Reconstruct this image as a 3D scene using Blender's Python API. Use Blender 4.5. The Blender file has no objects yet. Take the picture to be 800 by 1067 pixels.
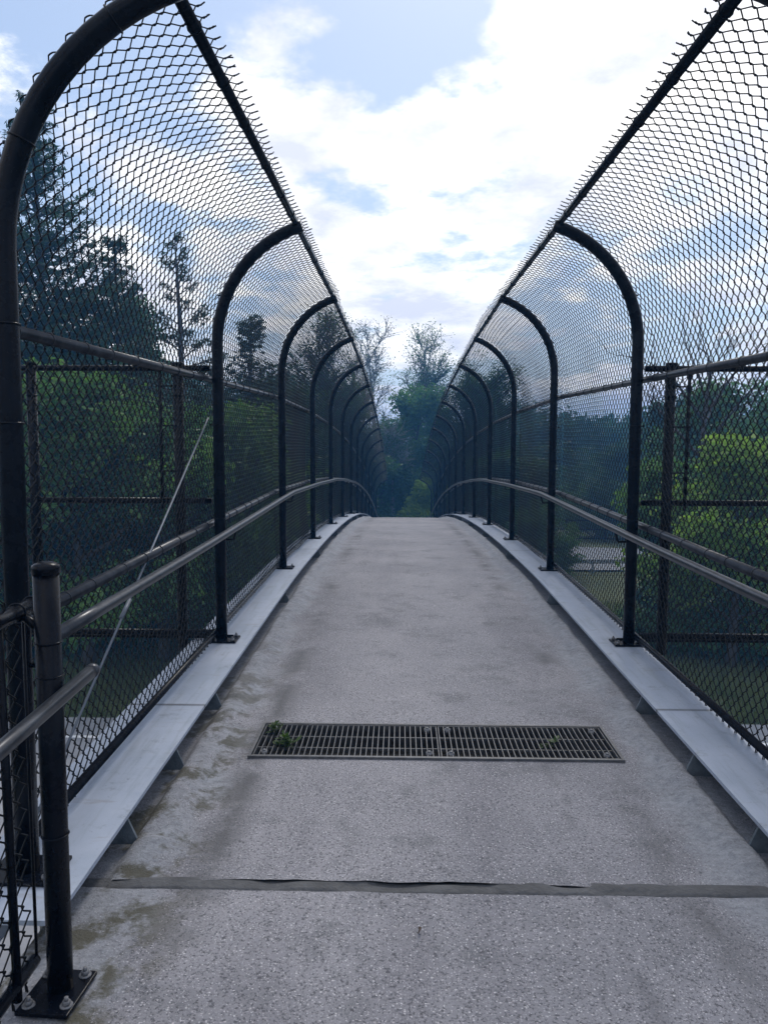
import bpy, math, random
import numpy as np
R = math.radians
C = bpy.context.scene.collection
scn = bpy.context.scene
rnd = random.Random(7)

# ------------------------------------------------------------------ mesh builder
class MB:
    def __init__(s): s.v = []; s.f = []; s.n = 0
    def add(s, v, f):
        v = np.asarray(v, float).reshape(-1, 3); f = np.asarray(f, int)
        s.v.append(v); s.f.append(f + s.n); s.n += len(v)
    def box(s, lo, hi, rz=0, piv=None):
        x0, y0, z0 = lo; x1, y1, z1 = hi
        v = np.array([(x0,y0,z0),(x1,y0,z0),(x1,y1,z0),(x0,y1,z0),(x0,y0,z1),(x1,y0,z1),(x1,y1,z1),(x0,y1,z1)], float)
        if rz:
            p = np.array(piv if piv else ((x0+x1)/2, (y0+y1)/2, 0)); c, q = math.cos(rz), math.sin(rz)
            w = v - p; v = np.stack([w[:,0]*c-w[:,1]*q, w[:,0]*q+w[:,1]*c, w[:,2]], 1) + p
        s.add(v, [(0,3,2,1),(4,5,6,7),(0,1,5,4),(1,2,6,5),(2,3,7,6),(3,0,4,7)])
    def tube(s, P, r, k=8, caps=True, closed=False):
        P = np.asarray(P, float); n = len(P); r = np.broadcast_to(np.asarray(r, float), (n,))
        if closed: T = np.roll(P, -1, 0) - np.roll(P, 1, 0)
        else: T = np.gradient(P, axis=0)
        T /= np.linalg.norm(T, axis=1)[:, None] + 1e-12
        a = np.array([0,0,1.]) if abs(T[0][2]) < .9 else np.array([1.,0,0])
        U = np.zeros_like(P); u = np.cross(T[0], a); u /= np.linalg.norm(u)
        for i in range(n):
            u = u - T[i]*np.dot(u, T[i]); u /= np.linalg.norm(u) + 1e-12; U[i] = u
        V = np.cross(T, U); t = np.arange(k)*2*math.pi/k
        v = P[:,None,:] + r[:,None,None]*(np.cos(t)[None,:,None]*U[:,None,:] + np.sin(t)[None,:,None]*V[:,None,:])
        i = np.arange(n if closed else n-1)[:,None]; j = np.arange(k)[None,:]; i2 = (i+1) % n; j2 = (j+1) % k
        f = np.stack([i*k+j, i*k+j2, i2*k+j2, i2*k+j], -1).reshape(-1, 4)
        v = v.reshape(-1, 3)
        if caps and not closed:
            v = np.vstack([v, P[0], P[-1]]); c0 = n*k; c1 = c0+1; b = (n-1)*k
            cf = [(c0, (q+1)%k, q, q) for q in range(k)]; 
            s.add(v, f); m = s.n - len(v)
            s.f.append(np.array([(c0+m, (q+1)%k+m, q+m) for q in range(k)] + [(c1+m, b+q+m, b+(q+1)%k+m) for q in range(k)]))
        else: s.add(v, f)
    def build(s, name, mat, parent=None, smooth=True, bevel=0):
        me = bpy.data.meshes.new(name)
        V = np.vstack(s.v).astype(np.float32)
        me.vertices.add(len(V)); me.vertices.foreach_set('co', V.ravel())
        loops = np.concatenate([f.ravel() for f in s.f]).astype(np.int32)
        tot = np.concatenate([np.full(len(f), f.shape[1]) for f in s.f]).astype(np.int32)
        st = np.concatenate([[0], np.cumsum(tot)[:-1]]).astype(np.int32)
        me.loops.add(len(loops)); me.loops.foreach_set('vertex_index', loops)
        me.polygons.add(len(tot)); me.polygons.foreach_set('loop_start', st); me.polygons.foreach_set('loop_total', tot)
        me.polygons.foreach_set('use_smooth', np.full(len(tot), smooth))
        me.materials.append(mat); me.update(calc_edges=True); me.validate()
        o = bpy.data.objects.new(name, me); C.objects.link(o)
        if parent: o.parent = parent
        if bevel:
            b = o.modifiers.new('b', 'BEVEL'); b.width = bevel; b.segments = 2; b.limit_method = 'ANGLE'
        return o

def ring(c, ax, r, n=14):
    c = np.array(c, float); ax = np.array(ax, float); ax /= np.linalg.norm(ax)
    a = np.array([0,0,1.]) if abs(ax[2]) < .9 else np.array([1.,0,0])
    u = np.cross(ax, a); u /= np.linalg.norm(u); w = np.cross(ax, u); t = np.arange(n)*2*math.pi/n
    return c + r*(np.cos(t)[:,None]*u + np.sin(t)[:,None]*w)

def tag(o, label=None, cat=None, group=None, kind=None):
    if label: o['label'] = label
    if cat: o['category'] = cat
    if group: o['group'] = group
    if kind: o['kind'] = kind
    return o
def empty(name, loc=(0,0,0)):
    o = bpy.data.objects.new(name, None); C.objects.link(o); o.location = loc; return o

# ------------------------------------------------------------------ materials
def mat(name):
    m = bpy.data.materials.new(name); m.use_nodes = True
    nt = m.node_tree; b = nt.nodes['Principled BSDF']; return m, nt, b
def N(nt, t, **k):
    n = nt.nodes.new(t)
    for a, v in k.items():
        if hasattr(n, a) and a not in n.inputs: setattr(n, a, v)
        else: n.inputs[a].default_value = v
    return n
def ramp(nt, src, stops, interp='LINEAR'):
    r = nt.nodes.new('ShaderNodeValToRGB'); r.color_ramp.interpolation = interp
    e = r.color_ramp.elements
    while len(e) < len(stops): e.new(.5)
    for q, (p, c) in zip(e, stops):
        q.position = p; q.color = (c, c, c, 1) if isinstance(c, (int, float)) else (*c, 1)
    nt.links.new(src, r.inputs[0]); return r.outputs[0]
def noise(nt, co, scale, detail=4, rough=.5, out='Fac'):
    n = nt.nodes.new('ShaderNodeTexNoise'); n.inputs['Scale'].default_value = scale
    n.inputs['Detail'].default_value = detail; n.inputs['Roughness'].default_value = rough
    nt.links.new(co, n.inputs['Vector']); return n.outputs[out]
def mix(nt, fac, a, b, mode='MIX'):
    m = nt.nodes.new('ShaderNodeMix'); m.data_type = 'RGBA'; m.blend_type = mode; m.clamp_factor = True
    for i, x in ((0, fac), (6, a), (7, b)):
        if isinstance(x, (int, float)): m.inputs[i].default_value = x
        elif isinstance(x, tuple): m.inputs[i].default_value = (*x, 1)
        else: nt.links.new(x, m.inputs[i])
    return m.outputs[2]
def math_(nt, op, a, b=0., c=0.):
    m = nt.nodes.new('ShaderNodeMath'); m.operation = op
    for i, x in enumerate((a, b, c)):
        if isinstance(x, (int, float)): m.inputs[i].default_value = x
        else: nt.links.new(x, m.inputs[i])
    return m.outputs[0]
def bump(nt, b, h, strength=.3, dist=.01):
    n = nt.nodes.new('ShaderNodeBump'); n.inputs['Strength'].default_value = strength; n.inputs['Distance'].default_value = dist
    nt.links.new(h, n.inputs['Height']); nt.links.new(n.outputs[0], b.inputs['Normal'])
def objco(nt): return nt.nodes.new('ShaderNodeNewGeometry').outputs['Position']
def xyz(nt, co):
    s = nt.nodes.new('ShaderNodeSeparateXYZ'); nt.links.new(co, s.inputs[0]); return s.outputs
def mapv(nt, co, sc):
    m = nt.nodes.new('ShaderNodeMapping'); m.inputs['Scale'].default_value = sc; nt.links.new(co, m.inputs[0]); return m.outputs[0]

def metal_black():
    m, nt, b = mat('black_paint'); co = objco(nt)
    n = noise(nt, co, 9, 6, .7); n2 = noise(nt, co, 160, 3)
    c = mix(nt, ramp(nt, n, [(.35, 0), (.75, 1)]), (.0018, .0025, .0055), (.005, .0065, .011))
    c = mix(nt, ramp(nt, n2, [(.66, 0), (.74, .7)]), c, (.035, .034, .034))
    nt.links.new(c, b.inputs['Base Color'])
    nt.links.new(ramp(nt, n, [(.2, .18), (.8, .36)]), b.inputs['Roughness'])
    b.inputs['Specular IOR Level'].default_value = .12
    bump(nt, b, n2, .15, .002); return m
def wire_mat():
    m, nt, b = mat('black_vinyl_wire'); b.inputs['Base Color'].default_value = (.004, .005, .007, 1); b.inputs['Roughness'].default_value = .5; b.inputs['Specular IOR Level'].default_value = .25; return m
def galv():
    m, nt, b = mat('dull_galvanised_rod'); b.inputs['Base Color'].default_value = (.16, .18, .21, 1); b.inputs['Roughness'].default_value = .5; b.inputs['Metallic'].default_value = .5; return m
def rail_grey():
    m, nt, b = mat('worn_handrail_paint'); co = objco(nt)
    n = noise(nt, co, 14, 6, .7)
    nt.links.new(mix(nt, ramp(nt, n, [(.4, 0), (.7, 1)]), (.018, .021, .028), (.052, .057, .067)), b.inputs['Base Color'])
    b.inputs['Roughness'].default_value = .3; b.inputs['Metallic'].default_value = .35; return m
def curb_mat():
    m, nt, b = mat('grey_blue_flange_paint'); co = objco(nt)
    n = noise(nt, co, 3, 8, .65); n2 = noise(nt, co, 45, 4, .6); n3 = noise(nt, mapv(nt, co, (30, 2.5, 30)), 1, 5, .6)
    c = mix(nt, ramp(nt, n, [(.3, 0), (.7, 1)]), (.27, .315, .39), (.38, .42, .50))
    c = mix(nt, ramp(nt, n3, [(.5, 0), (.75, .55)]), c, (.20, .23, .25))
    c = mix(nt, ramp(nt, n2, [(.68, 0), (.76, .8)]), c, (.10, .10, .10))
    n4 = noise(nt, co, 9, 8, .75); c = mix(nt, ramp(nt, n4, [(.56, 0), (.70, .6)]), c, (.15, .165, .17))
    X, Y, Z = xyz(nt, co); seam = math_(nt, 'ABSOLUTE', math_(nt, 'SUBTRACT', math_(nt, 'FRACT', math_(nt, 'MULTIPLY_ADD', Y, 1/5.54, -.21)), .5))
    c = mix(nt, ramp(nt, seam, [(.0004, .9), (.0012, 0)]), c, (.04, .04, .045))
    run = noise(nt, mapv(nt, co, (3, 14, 3)), 1, 6, .7); c = mix(nt, ramp(nt, run, [(.60, 0), (.72, .5)]), c, (.20, .16, .12))
    nt.links.new(c, b.inputs['Base Color']); nt.links.new(ramp(nt, n, [(.3, .42), (.8, .65)]), b.inputs['Roughness'])
    bump(nt, b, n2, .2, .003); return m
def concrete(name='exposed_aggregate_concrete', deck=True):
    m, nt, b = mat(name); co = objco(nt); X, Y, Z = xyz(nt, co)
    big = noise(nt, co, .9, 6, .62); streak = noise(nt, mapv(nt, co, (2.2, .35, 1)), 1, 5, .6)
    fine = noise(nt, co, 120, 3, .6)
    c = mix(nt, ramp(nt, big, [(.3, 0), (.7, 1)]), (.178, .178, .196), (.300, .293, .312))
    c = mix(nt, ramp(nt, streak, [(.5, 0), (.72, .55)]), c, (.135, .132, .150))
    patch = noise(nt, co, 3.3, 8, .7)
    c = mix(nt, ramp(nt, patch, [(.53, 0), (.66, .62)]), c, (.105, .108, .118))
    # aggregate
    v = nt.nodes.new('ShaderNodeTexVoronoi'); v.inputs['Scale'].default_value = 105; nt.links.new(co, v.inputs['Vector'])
    vr = xyz(nt, v.outputs['Color'])[0]
    stone = math_(nt, 'MULTIPLY', ramp(nt, v.outputs['Distance'], [(.28, 1), (.42, 0)]), ramp(nt, vr, [(.62, 0), (.72, 1)]))
    vr2 = xyz(nt, v.outputs['Color'])[1]
    sc = ramp(nt, vr2, [(0, (.30, .29, .31)), (.5, (.44, .42, .44)), (1, (.62, .60, .62))])
    c = mix(nt, math_(nt, 'MULTIPLY', stone, .75), c, sc)
    v2 = nt.nodes.new('ShaderNodeTexVoronoi'); v2.inputs['Scale'].default_value = 210; nt.links.new(co, v2.inputs['Vector'])
    q1, q2, q3 = xyz(nt, v2.outputs['Color'])
    c = mix(nt, math_(nt, 'MULTIPLY', ramp(nt, v2.outputs['Distance'], [(.30, 1), (.5, 0)]), ramp(nt, q1, [(.3, 0), (.9, .8)])), c, ramp(nt, q2, [(0, (.05, .05, .058)), (.40, (.16, .155, .17)), (.72, (.38, .37, .39)), (1, (.66, .64, .66))]))
    c = mix(nt, ramp(nt, fine, [(.36, .8), (.47, 0)]), c, (.045, .045, .053))
    if deck:
        # pale rough mortar strip along both kerbs, moss by the left kerb near the joint
        dx = math_(nt, 'ABSOLUTE', math_(nt, 'SUBTRACT', X, .155))
        wob = math_(nt, 'MULTIPLY', math_(nt, 'SUBTRACT', noise(nt, co, 2.6, 5, .6), .5), .55)
        e = ramp(nt, math_(nt, 'ADD', dx, wob), [(.91, 0), (1.09, 1)])
        rib = noise(nt, mapv(nt, co, (26, 38, 26)), 1, 8, .78)
        c = mix(nt, math_(nt, 'MULTIPLY', e, ramp(nt, noise(nt, co, 5, 6, .7), [(.36, .25), (.6, .8)])), c, mix(nt, ramp(nt, rib, [(.35, 0), (.6, 1)]), (.15, .16, .18), (.32, .335, .36)))
        mo = noise(nt, co, 4.5, 7, .7)
        left = ramp(nt, X, [(0, 0), (1, 1)])
        ml = math_(nt, 'MULTIPLY', ramp(nt, math_(nt, 'MULTIPLY_ADD', X, -1., 0.), [(.62, 0), (.82, 1)]), ramp(nt, math_(nt, 'MULTIPLY', Y, .1), [(.15, 1), (.36, .9), (.62, 0)]))
        ms = math_(nt, 'MULTIPLY', ml, ramp(nt, mo, [(.50, 0), (.58, 1)]))
        c = mix(nt, math_(nt, 'MULTIPLY', ms, .9), c, (.060, .055, .032))
        dr = math_(nt, 'MULTIPLY', ramp(nt, dx, [(.70, 0), (.82, 1), (.95, 0)]), ramp(nt, noise(nt, co, 2.2, 8, .7), [(.45, 0), (.6, .85)]))
        c = mix(nt, dr, c, (.085, .085, .09))
        # faint seam line running along the walk
        sx = math_(nt, 'ABSOLUTE', math_(nt, 'SUBTRACT', X, math_(nt, 'MULTIPLY_ADD', noise(nt, mapv(nt, co, (.01, 1.2, .01)), 1, 4), .12, .62)))
        sl = math_(nt, 'MULTIPLY', ramp(nt, sx, [(0, .55), (.045, 0)]), ramp(nt, noise(nt, co, 5, 4), [(.45, 0), (.62, 1)]))
        c = mix(nt, math_(nt, 'MULTIPLY', sl, ramp(nt, math_(nt, 'MULTIPLY', Y, .1), [(.28, 1), (.40, 0)])), c, (.09, .09, .10))
    nt.links.new(c, b.inputs['Base Color'])
    b.inputs['Roughness'].default_value = .82; b.inputs['Specular IOR Level'].default_value = .3
    if deck: patch = math_(nt, 'MULTIPLY_ADD', rib, math_(nt, 'MULTIPLY', e, 1.6), patch)
    h = math_(nt, 'ADD', math_(nt, 'MULTIPLY', stone, .5), math_(nt, 'ADD', math_(nt, 'MULTIPLY', fine, .8), math_(nt, 'MULTIPLY', patch, .8)))
    bump(nt, b, h, .75, .006); return m
def simple(name, c1, c2, scale=4, rough=.8, bs=.3, bd=.01, detail=6):
    m, nt, b = mat(name); co = objco(nt); n = noise(nt, co, scale, detail, .65)
    nt.links.new(mix(nt, ramp(nt, n, [(.32, 0), (.68, 1)]), c1, c2), b.inputs['Base Color'])
    b.inputs['Roughness'].default_value = rough; bump(nt, b, noise(nt, co, scale*8, 4), bs, bd); return m
def leaf_mat(name, c1, c2, trans=.35, sat=None):
    m, nt, b = mat(name)
    g = nt.nodes.new('ShaderNodeNewGeometry'); co = g.outputs['Position']
    n = noise(nt, co, .55, 4, .6)
    f = math_(nt, 'MULTIPLY_ADD', g.outputs['Random Per Island'], .55, math_(nt, 'MULTIPLY', ramp(nt, n, [(.3, 0), (.7, 1)]), .5))
    c = mix(nt, f, c1, c2)
    nt.links.new(c, b.inputs['Base Color']); b.inputs['Roughness'].default_value = .55; b.inputs['Specular IOR Level'].default_value = .25
    t = nt.nodes.new('ShaderNodeBsdfTranslucent'); nt.links.new(mix(nt, 1., c, (1.0, 1.25, .45), 'MULTIPLY'), t.inputs[0])
    ms = nt.nodes.new('ShaderNodeMixShader'); ms.inputs[0].default_value = trans
    nt.links.new(b.outputs[0], ms.inputs[1]); nt.links.new(t.outputs[0], ms.inputs[2])
    nt.links.new(ms.outputs[0], nt.nodes['Material Output'].inputs[0]); return m

M = dict(black=metal_black(), wire=wire_mat(), galv=galv(), rail=rail_grey(), curb=curb_mat(), deck=concrete(),
    slab=concrete('approach_concrete', True),
    abut=simple('abutment_concrete', (.20,.20,.20), (.30,.29,.28), 2),
    joint=simple('weathered_joint_rubber', (.030,.032,.036), (.080,.082,.088), 7, .75, .8, .01),
    grate=simple('worn_steel_grate', (.035,.036,.04), (.105,.105,.11), 22, .42, .3, .002),
    pit=simple('drain_pit', (.012,.012,.012), (.03,.028,.024), 9),
    bolt=simple('weathered_bolt_steel', (.08,.08,.085), (.20,.20,.21), 60, .45, .3, .001),
    gus=simple('shade_dark_gusset_paint', (.05,.065,.075), (.13,.155,.18), 14, .6),  # gusset colour darkened to carry the shade below the kerb flange
    steel=simple('dark_girder_paint', (.03,.035,.045), (.06,.065,.08), 3, .5),
    road=simple('worn_road_surface', (.20,.205,.22), (.30,.30,.315), 1.3, .9, .4, .01),
    road2=simple('distant_road_surface', (.17,.18,.20), (.24,.25,.27), .8, .9, .4, .01),
    white=simple('white_road_paint', (.60,.60,.60), (.80,.80,.80), 6, .7),
    rust=simple('guardrail_steel', (.30,.31,.33), (.45,.46,.48), 3, .5),
    bark=simple('dark_furrowed_bark', (.030,.024,.018), (.075,.062,.050), 6, .95, .8, .03),
    pale=simple('pale_smooth_bark', (.16,.15,.14), (.32,.31,.29), 5, .9, .5, .02),
    twig=simple('dry_twig', (.05,.03,.02), (.09,.06,.04), 60, .9),
    conifer=leaf_mat('conifer_needles', (.020,.048,.030), (.055,.100,.050), .25),
    pine=leaf_mat('pine_needles', (.022,.050,.034), (.060,.100,.055), .25),
    dark=leaf_mat('dark_green_leaves', (.026,.062,.026), (.075,.145,.042), .38),
    mid=leaf_mat('mid_green_leaves', (.042,.100,.030), (.120,.215,.050), .42),
    lush=leaf_mat('lush_green_leaves', (.060,.135,.034), (.160,.260,.060), .45),
    bright=leaf_mat('fresh_green_leaves', (.11,.21,.035), (.30,.38,.07), .55),
    pal=leaf_mat('pale_new_leaves', (.06,.085,.035), (.13,.16,.07), .4),
    weed=leaf_mat('weed_leaves', (.022,.05,.014), (.06,.10,.03), .3),
    grass=leaf_mat('grass_blades', (.075,.115,.030), (.19,.20,.075), .35))
def ground_mat():
    m, nt, b = mat('rough_grass_ground'); co = objco(nt)
    n = noise(nt, co, .25, 8, .65); n2 = noise(nt, co, 3.5, 8, .75); n3 = noise(nt, co, .07, 4)
    c = mix(nt, ramp(nt, n, [(.3, 0), (.7, 1)]), (.055, .080, .026), (.11, .125, .042))
    c = mix(nt, ramp(nt, n2, [(.52, 0), (.70, .8)]), c, (.105, .098, .052))
    c = mix(nt, ramp(nt, n3, [(.5, 0), (.65, .5)]), c, (.030, .026, .018))
    nt.links.new(c, b.inputs['Base Color']); b.inputs['Roughness'].default_value = .95
    bump(nt, b, n2, .9, .12); return m
M['ground'] = ground_mat()

# ------------------------------------------------------------------ geometry of the place (camera at the origin, bridge runs along +Y)
CX, W, ZC, H = .1645, 1.367, -1.302, 2.7175
D1, SP, GZ = 5.167, 2.77, -6.5
def zc(d):
    d = np.asarray(d, float)
    return ZC - .00343*np.maximum(0, d-7.357)**2 + .0193*np.minimum(0, d-7.357)
posts_d = [D1 + SP*(i-1) for i in range(0, 14)]
ARC_R, SW = .79, math.acos(1-.5296/.79)
STR = H - ARC_R*math.sin(SW)
def prof(s, off):
    """arch profile: s along the inside line; returns inward shift and height. off = outward offset"""
    s = np.asarray(s, float); r = ARC_R + off
    th = np.clip((s-STR)/ARC_R, 0, SW); ex = np.maximum(0, s-STR-ARC_R*SW)
    u = -off + np.where(s > STR, r*(1-np.cos(th)), 0) + ex*math.sin(SW)
    z = np.where(s > STR, STR + r*np.sin(th), s) + ex*math.cos(SW)
    return u, z
STOT = STR + ARC_R*SW

# ---- ground, roads
def grid_obj(name, xs, ys, zf, m, parent=None, skip=None, smooth=True):
    xs = np.asarray(xs); ys = np.asarray(ys); X, Y = np.meshgrid(xs, ys); Z = zf(X, Y)
    v = np.stack([X, Y, Z], -1).reshape(-1, 3); nx = len(xs)
    i, j = np.meshgrid(np.arange(len(ys)-1), np.arange(nx-1), indexing='ij')
    if skip is not None:
        cxm = (xs[j]+xs[j+1])/2; cym = (ys[i]+ys[i+1])/2; k = ~skip(cxm, cym); i = i[k]; j = j[k]
    a = (i*nx+j).ravel(); f = np.stack([a, a+1, a+nx+1, a+nx], 1)
    b = MB(); b.add(v, f); return b.build(name, m, parent, smooth)
def sm(a, b, x): t = np.clip((x-a)/(b-a), 0, 1); return t*t*(3-2*t)
def gh(X, Y):
    h = GZ + 4.75*(1-sm(-9, -1.5, Y))*(1-sm(2.2, 12, np.abs(X-.15)))
    h = h + .25*np.sin(X*.21+1)*np.sin(Y*.13)*sm(18, 26, Y)*(1-sm(60, 80, np.abs(X)))
    h = h + 3.0*sm(60, 120, np.hypot(X, Y))*np.where(Y > 0, 1, .3)
    return h
xs = np.concatenate([np.linspace(-400, -80, 9)[:-1], np.linspace(-80, 80, 161), np.linspace(80, 400, 9)[1:]])
ys = np.concatenate([np.linspace(-400, -60, 9)[:-1], np.linspace(-60, 130, 191), np.linspace(130, 400, 9)[1:]])
tag(grid_obj('ground', xs*1., ys, gh, M['ground']), kind='structure')
tag(grid_obj('road', np.linspace(-90, 90, 61), np.linspace(4.2, 17.6, 8), lambda X, Y: GZ+.05+0*X, M['road']), kind='structure')
b = MB()
for y0, dash in ((16.35, 0), (5.2, 0), (10.7, 1)):
    if dash:
        for k in range(-14, 15): b.box((k*6, y0, GZ+.052), (k*6+3, y0+.12, GZ+.058))
    else: b.box((-90, y0, GZ+.052), (90, y0+.14, GZ+.058))
tag(b.build('road_marking', M['white']), kind='structure')
# the curved slip road on the right
t = np.linspace(0, 1, 40)
cl = np.stack([8.5+34*t+3*t*t, 45-10*t+2*t*t], 1); cl = np.vstack([[5.0, 45.6], cl])
tn = np.gradient(cl, axis=0); tn /= np.linalg.norm(tn, axis=1)[:, None]; nr = np.stack([-tn[:,1], tn[:,0]], 1)
b = MB(); n = len(cl); Lp = cl+nr*3.4; Rp = cl-nr*5.2
v = []
for q in range(n):
    for w_ in np.linspace(0, 1, 6):
        p = Lp[q]*(1-w_)+Rp[q]*w_; v.append((p[0], p[1], gh(p[0], p[1])+.09))
f = [(q*6+k, q*6+k+1, q*6+k+7, q*6+k+6) for q in range(n-1) for k in range(5)]
b.add(v, f); tag(b.build('slip_road', M['road2']), kind='structure')
# guardrail along it
gr = tag(empty('guardrail', (cl[3][0], cl[3][1], GZ)), 'pale steel guardrail along the curved slip road below the right fence', 'guardrail')
G = (Rp - nr*.5)[:26]
zt = lambda p: float(gh(p[0], p[1]))
b = MB()
for q in range(len(G)-1):
    a, c = G[q], G[q+1]
    prof_ = [(0, .50), (.05, .56), (0, .62), (.05, .68), (0, .74)]
    vv = []
    for p, nn in ((a, nr[q]), (c, nr[q+1])):
        for (o_, z_) in prof_: vv.append((p[0]-nn[0]*o_-gr.location.x, p[1]-nn[1]*o_-gr.location.y, zt(p)+z_-GZ))
        for (o_, z_) in reversed(prof_): vv.append((p[0]-nn[0]*(o_-.01)-gr.location.x, p[1]-nn[1]*(o_-.01)-gr.location.y, zt(p)+z_-GZ))
    b.add(vv, [(k, (k+1) % 10, 10+(k+1) % 10, 10+k) for k in range(10)])
b.build('rail_beam', M['rust'], gr)
for q in range(0, len(G)-1, 2):
    p = G[q] + nr[q]*.12; b = MB(); b.box((p[0]-.06-gr.location.x, p[1]-.06-gr.location.y, zt(p)-.1-GZ), (p[0]+.06-gr.location.x, p[1]+.06-gr.location.y, zt(p)+.72-GZ)); b.build('post', M['rust'], gr)
# dark pipe fence beyond the slip road
ff = tag(empty('pipe_fence', (6, 52, GZ)), 'low dark pipe fence with upright posts beyond the slip road', 'fence')
b = MB()
for z_ in (.15, .75, 1.35): b.tube([(0, 0, z_), (9, -.6, z_), (20, -3.5, z_), (34, -9, z_)], .045, 6)
b.build('rail', M['black'], ff)
for k in range(14):
    x_ = k*2.5; y_ = np.interp(x_, [0, 9, 20, 34], [0, -.6, -3.5, -9]); b = MB(); b.tube([(x_, y_, -.2), (x_, y_, 1.45)], .06, 6); b.build('post', M['black'], ff)

# ---- approach slab and footbridge
rs = np.random.RandomState(3)
def vnoise(X, Y, sc, seed):
    g = np.random.RandomState(seed).rand(64, 64)
    x = X*sc; y = Y*sc; xi = np.floor(x).astype(int); yi = np.floor(y).astype(int); fx = x-xi; fy = y-yi
    fx = fx*fx*(3-2*fx); fy = fy*fy*(3-2*fy)
    G_ = lambda a, c: g[a % 64, c % 64]
    return (G_(xi, yi)*(1-fx)+G_(xi+1, yi)*fx)*(1-fy) + (G_(xi, yi+1)*(1-fx)+G_(xi+1, yi+1)*fx)*fy
DZ = -.105
def deckz(X, Y):
    e = np.abs(X-.155); n = vnoise(X, Y, 3, 1)
    z = zc(Y)+DZ + .010*(vnoise(X, Y, 1.3, 4)-.5)*sm(0, .2, np.abs(X-.15)*0+1)
    edge = sm(.91+.12*n, 1.04+.05*n, e)*(1-sm(1.10+.03*n, 1.18, e))*sm(2.56, 2.80, Y)
    rib = vnoise(X*.7, Y, 31, 2)*.4+vnoise(X, Y, 12, 6)*.6
    fade = .35 + .65*sm(2.4, 8, Y)
    return z + edge*(.012*fade + .034*rib) - .03*sm(1.12+.03*n, 1.18, e) - .010*sm(.80, .92, e)*(1-edge)*vnoise(X, Y, 2, 8)
def joint_wob(X): return .012*(vnoise(X, X*0, 9, 11)-.5) + .006*(vnoise(X, X*0, 40, 12)-.5)
GX0, GX1, GY0, GY1 = -.705, 1.044, 3.538, 3.965
xs = np.unique(np.round(np.concatenate([np.linspace(-1.28, -.80, 33), np.linspace(-.80, 1.11, 48), np.linspace(1.11, 1.59, 33), [GX0, GX1]]), 4))
ys = np.unique(np.round(np.concatenate([np.linspace(2.543, 8, 250), np.linspace(8, 16, 130), np.linspace(16, 46.5, 90), [GY0, GY1]]), 4))
BR = tag(empty('footbridge', (CX, 2.55, float(zc(2.55))+DZ)), 'arched concrete footbridge deck with pale steel kerbs running to the trees', 'footbridge')
def rel(o):  # keep geometry in world coordinates under a moved empty
    o.location = -BR.location; return o
def dz2(X, Y):
    Yj = Y + joint_wob(X)*(Y < 2.389)
    return deckz(X, Y)
o = grid_obj('deck', xs, ys, deckz, M['deck'], BR, skip=lambda x, y: (x > GX0) & (x < GX1) & (y > GY0) & (y < GY1)); rel(o)
# joint wobble on first row, deck underside
me = o.data; co = np.empty(len(me.vertices)*3, np.float32); me.vertices.foreach_get('co', co); co = co.reshape(-1, 3)
k = co[:,1] < 2.55; co[k,1] += joint_wob(co[k,0]); me.vertices.foreach_set('co', co.ravel())
b = MB(); yy = np.linspace(2.60, 46.4, 61)
for i in range(len(yy)-1):
    a, c = yy[i], yy[i+1]; za, zb = float(zc(a))+DZ-.10, float(zc(c))+DZ-.10
    if a < 4.1 and c > 3.4: za2 = za-.09; zb2 = zb-.09; za = za2; zb = zb2
    else: za2, zb2 = za, zb
    v = [(-1.27, a, za2-.18), (1.58, a, za2-.18), (1.58, c, zb2-.18), (-1.27, c, zb2-.18), (-1.27, a, za), (1.58, a, za), (1.58, c, zb), (-1.27, c, zb)]
    fs = [(0,3,2,1),(0,1,5,4),(1,2,6,5),(2,3,7,6),(3,0,4,7)]
    b.add(v, fs)
rel(b.build('deck_slab', M['abut'], BR, False))
for sx in (-.95, 1.25):
    b = MB()
    P = [(sx, y, float(zc(y))-.75) for y in np.linspace(2.45, 44, 30)]
    for i in range(29):
        a, c = P[i], P[i+1]
        for (x0, x1, h0, h1) in ((-.17, .17, .32, .36), (-.012, .012, -.36, .318), (-.17, .17, -.40, -.362)):
            b.add([(a[0]+x0, a[1], a[2]+h0), (a[0]+x1, a[1], a[2]+h0), (c[0]+x1, c[1], c[2]+h0), (c[0]+x0, c[1], c[2]+h0),
                   (a[0]+x0, a[1], a[2]+h1), (a[0]+x1, a[1], a[2]+h1), (c[0]+x1, c[1], c[2]+h1), (c[0]+x0, c[1], c[2]+h1)],
                  [(0,3,2,1),(4,5,6,7),(0,1,5,4),(1,2,6,5),(2,3,7,6),(3,0,4,7)])
    rel(b.build('girder', M['steel'], BR, False))
b = MB(); b.box((-1.02, -9, GZ-1), (1.35, 2.44, ZC+DZ-.46)); rel(b.build('abutment', M['abut'], BR, False))
for y_ in (19.2, 33.5):
    b = MB()
    for x_ in (-.75, 1.05): b.tube([(x_, y_, GZ-.5), (x_, y_, float(zc(y_))-1.5)], .3, 20)
    b.box((-1.25, y_-.35, float(zc(y_))-1.58), (1.55, y_+.35, float(zc(y_))-1.18))
    rel(b.build('pier', M['abut'], BR, False))
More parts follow.
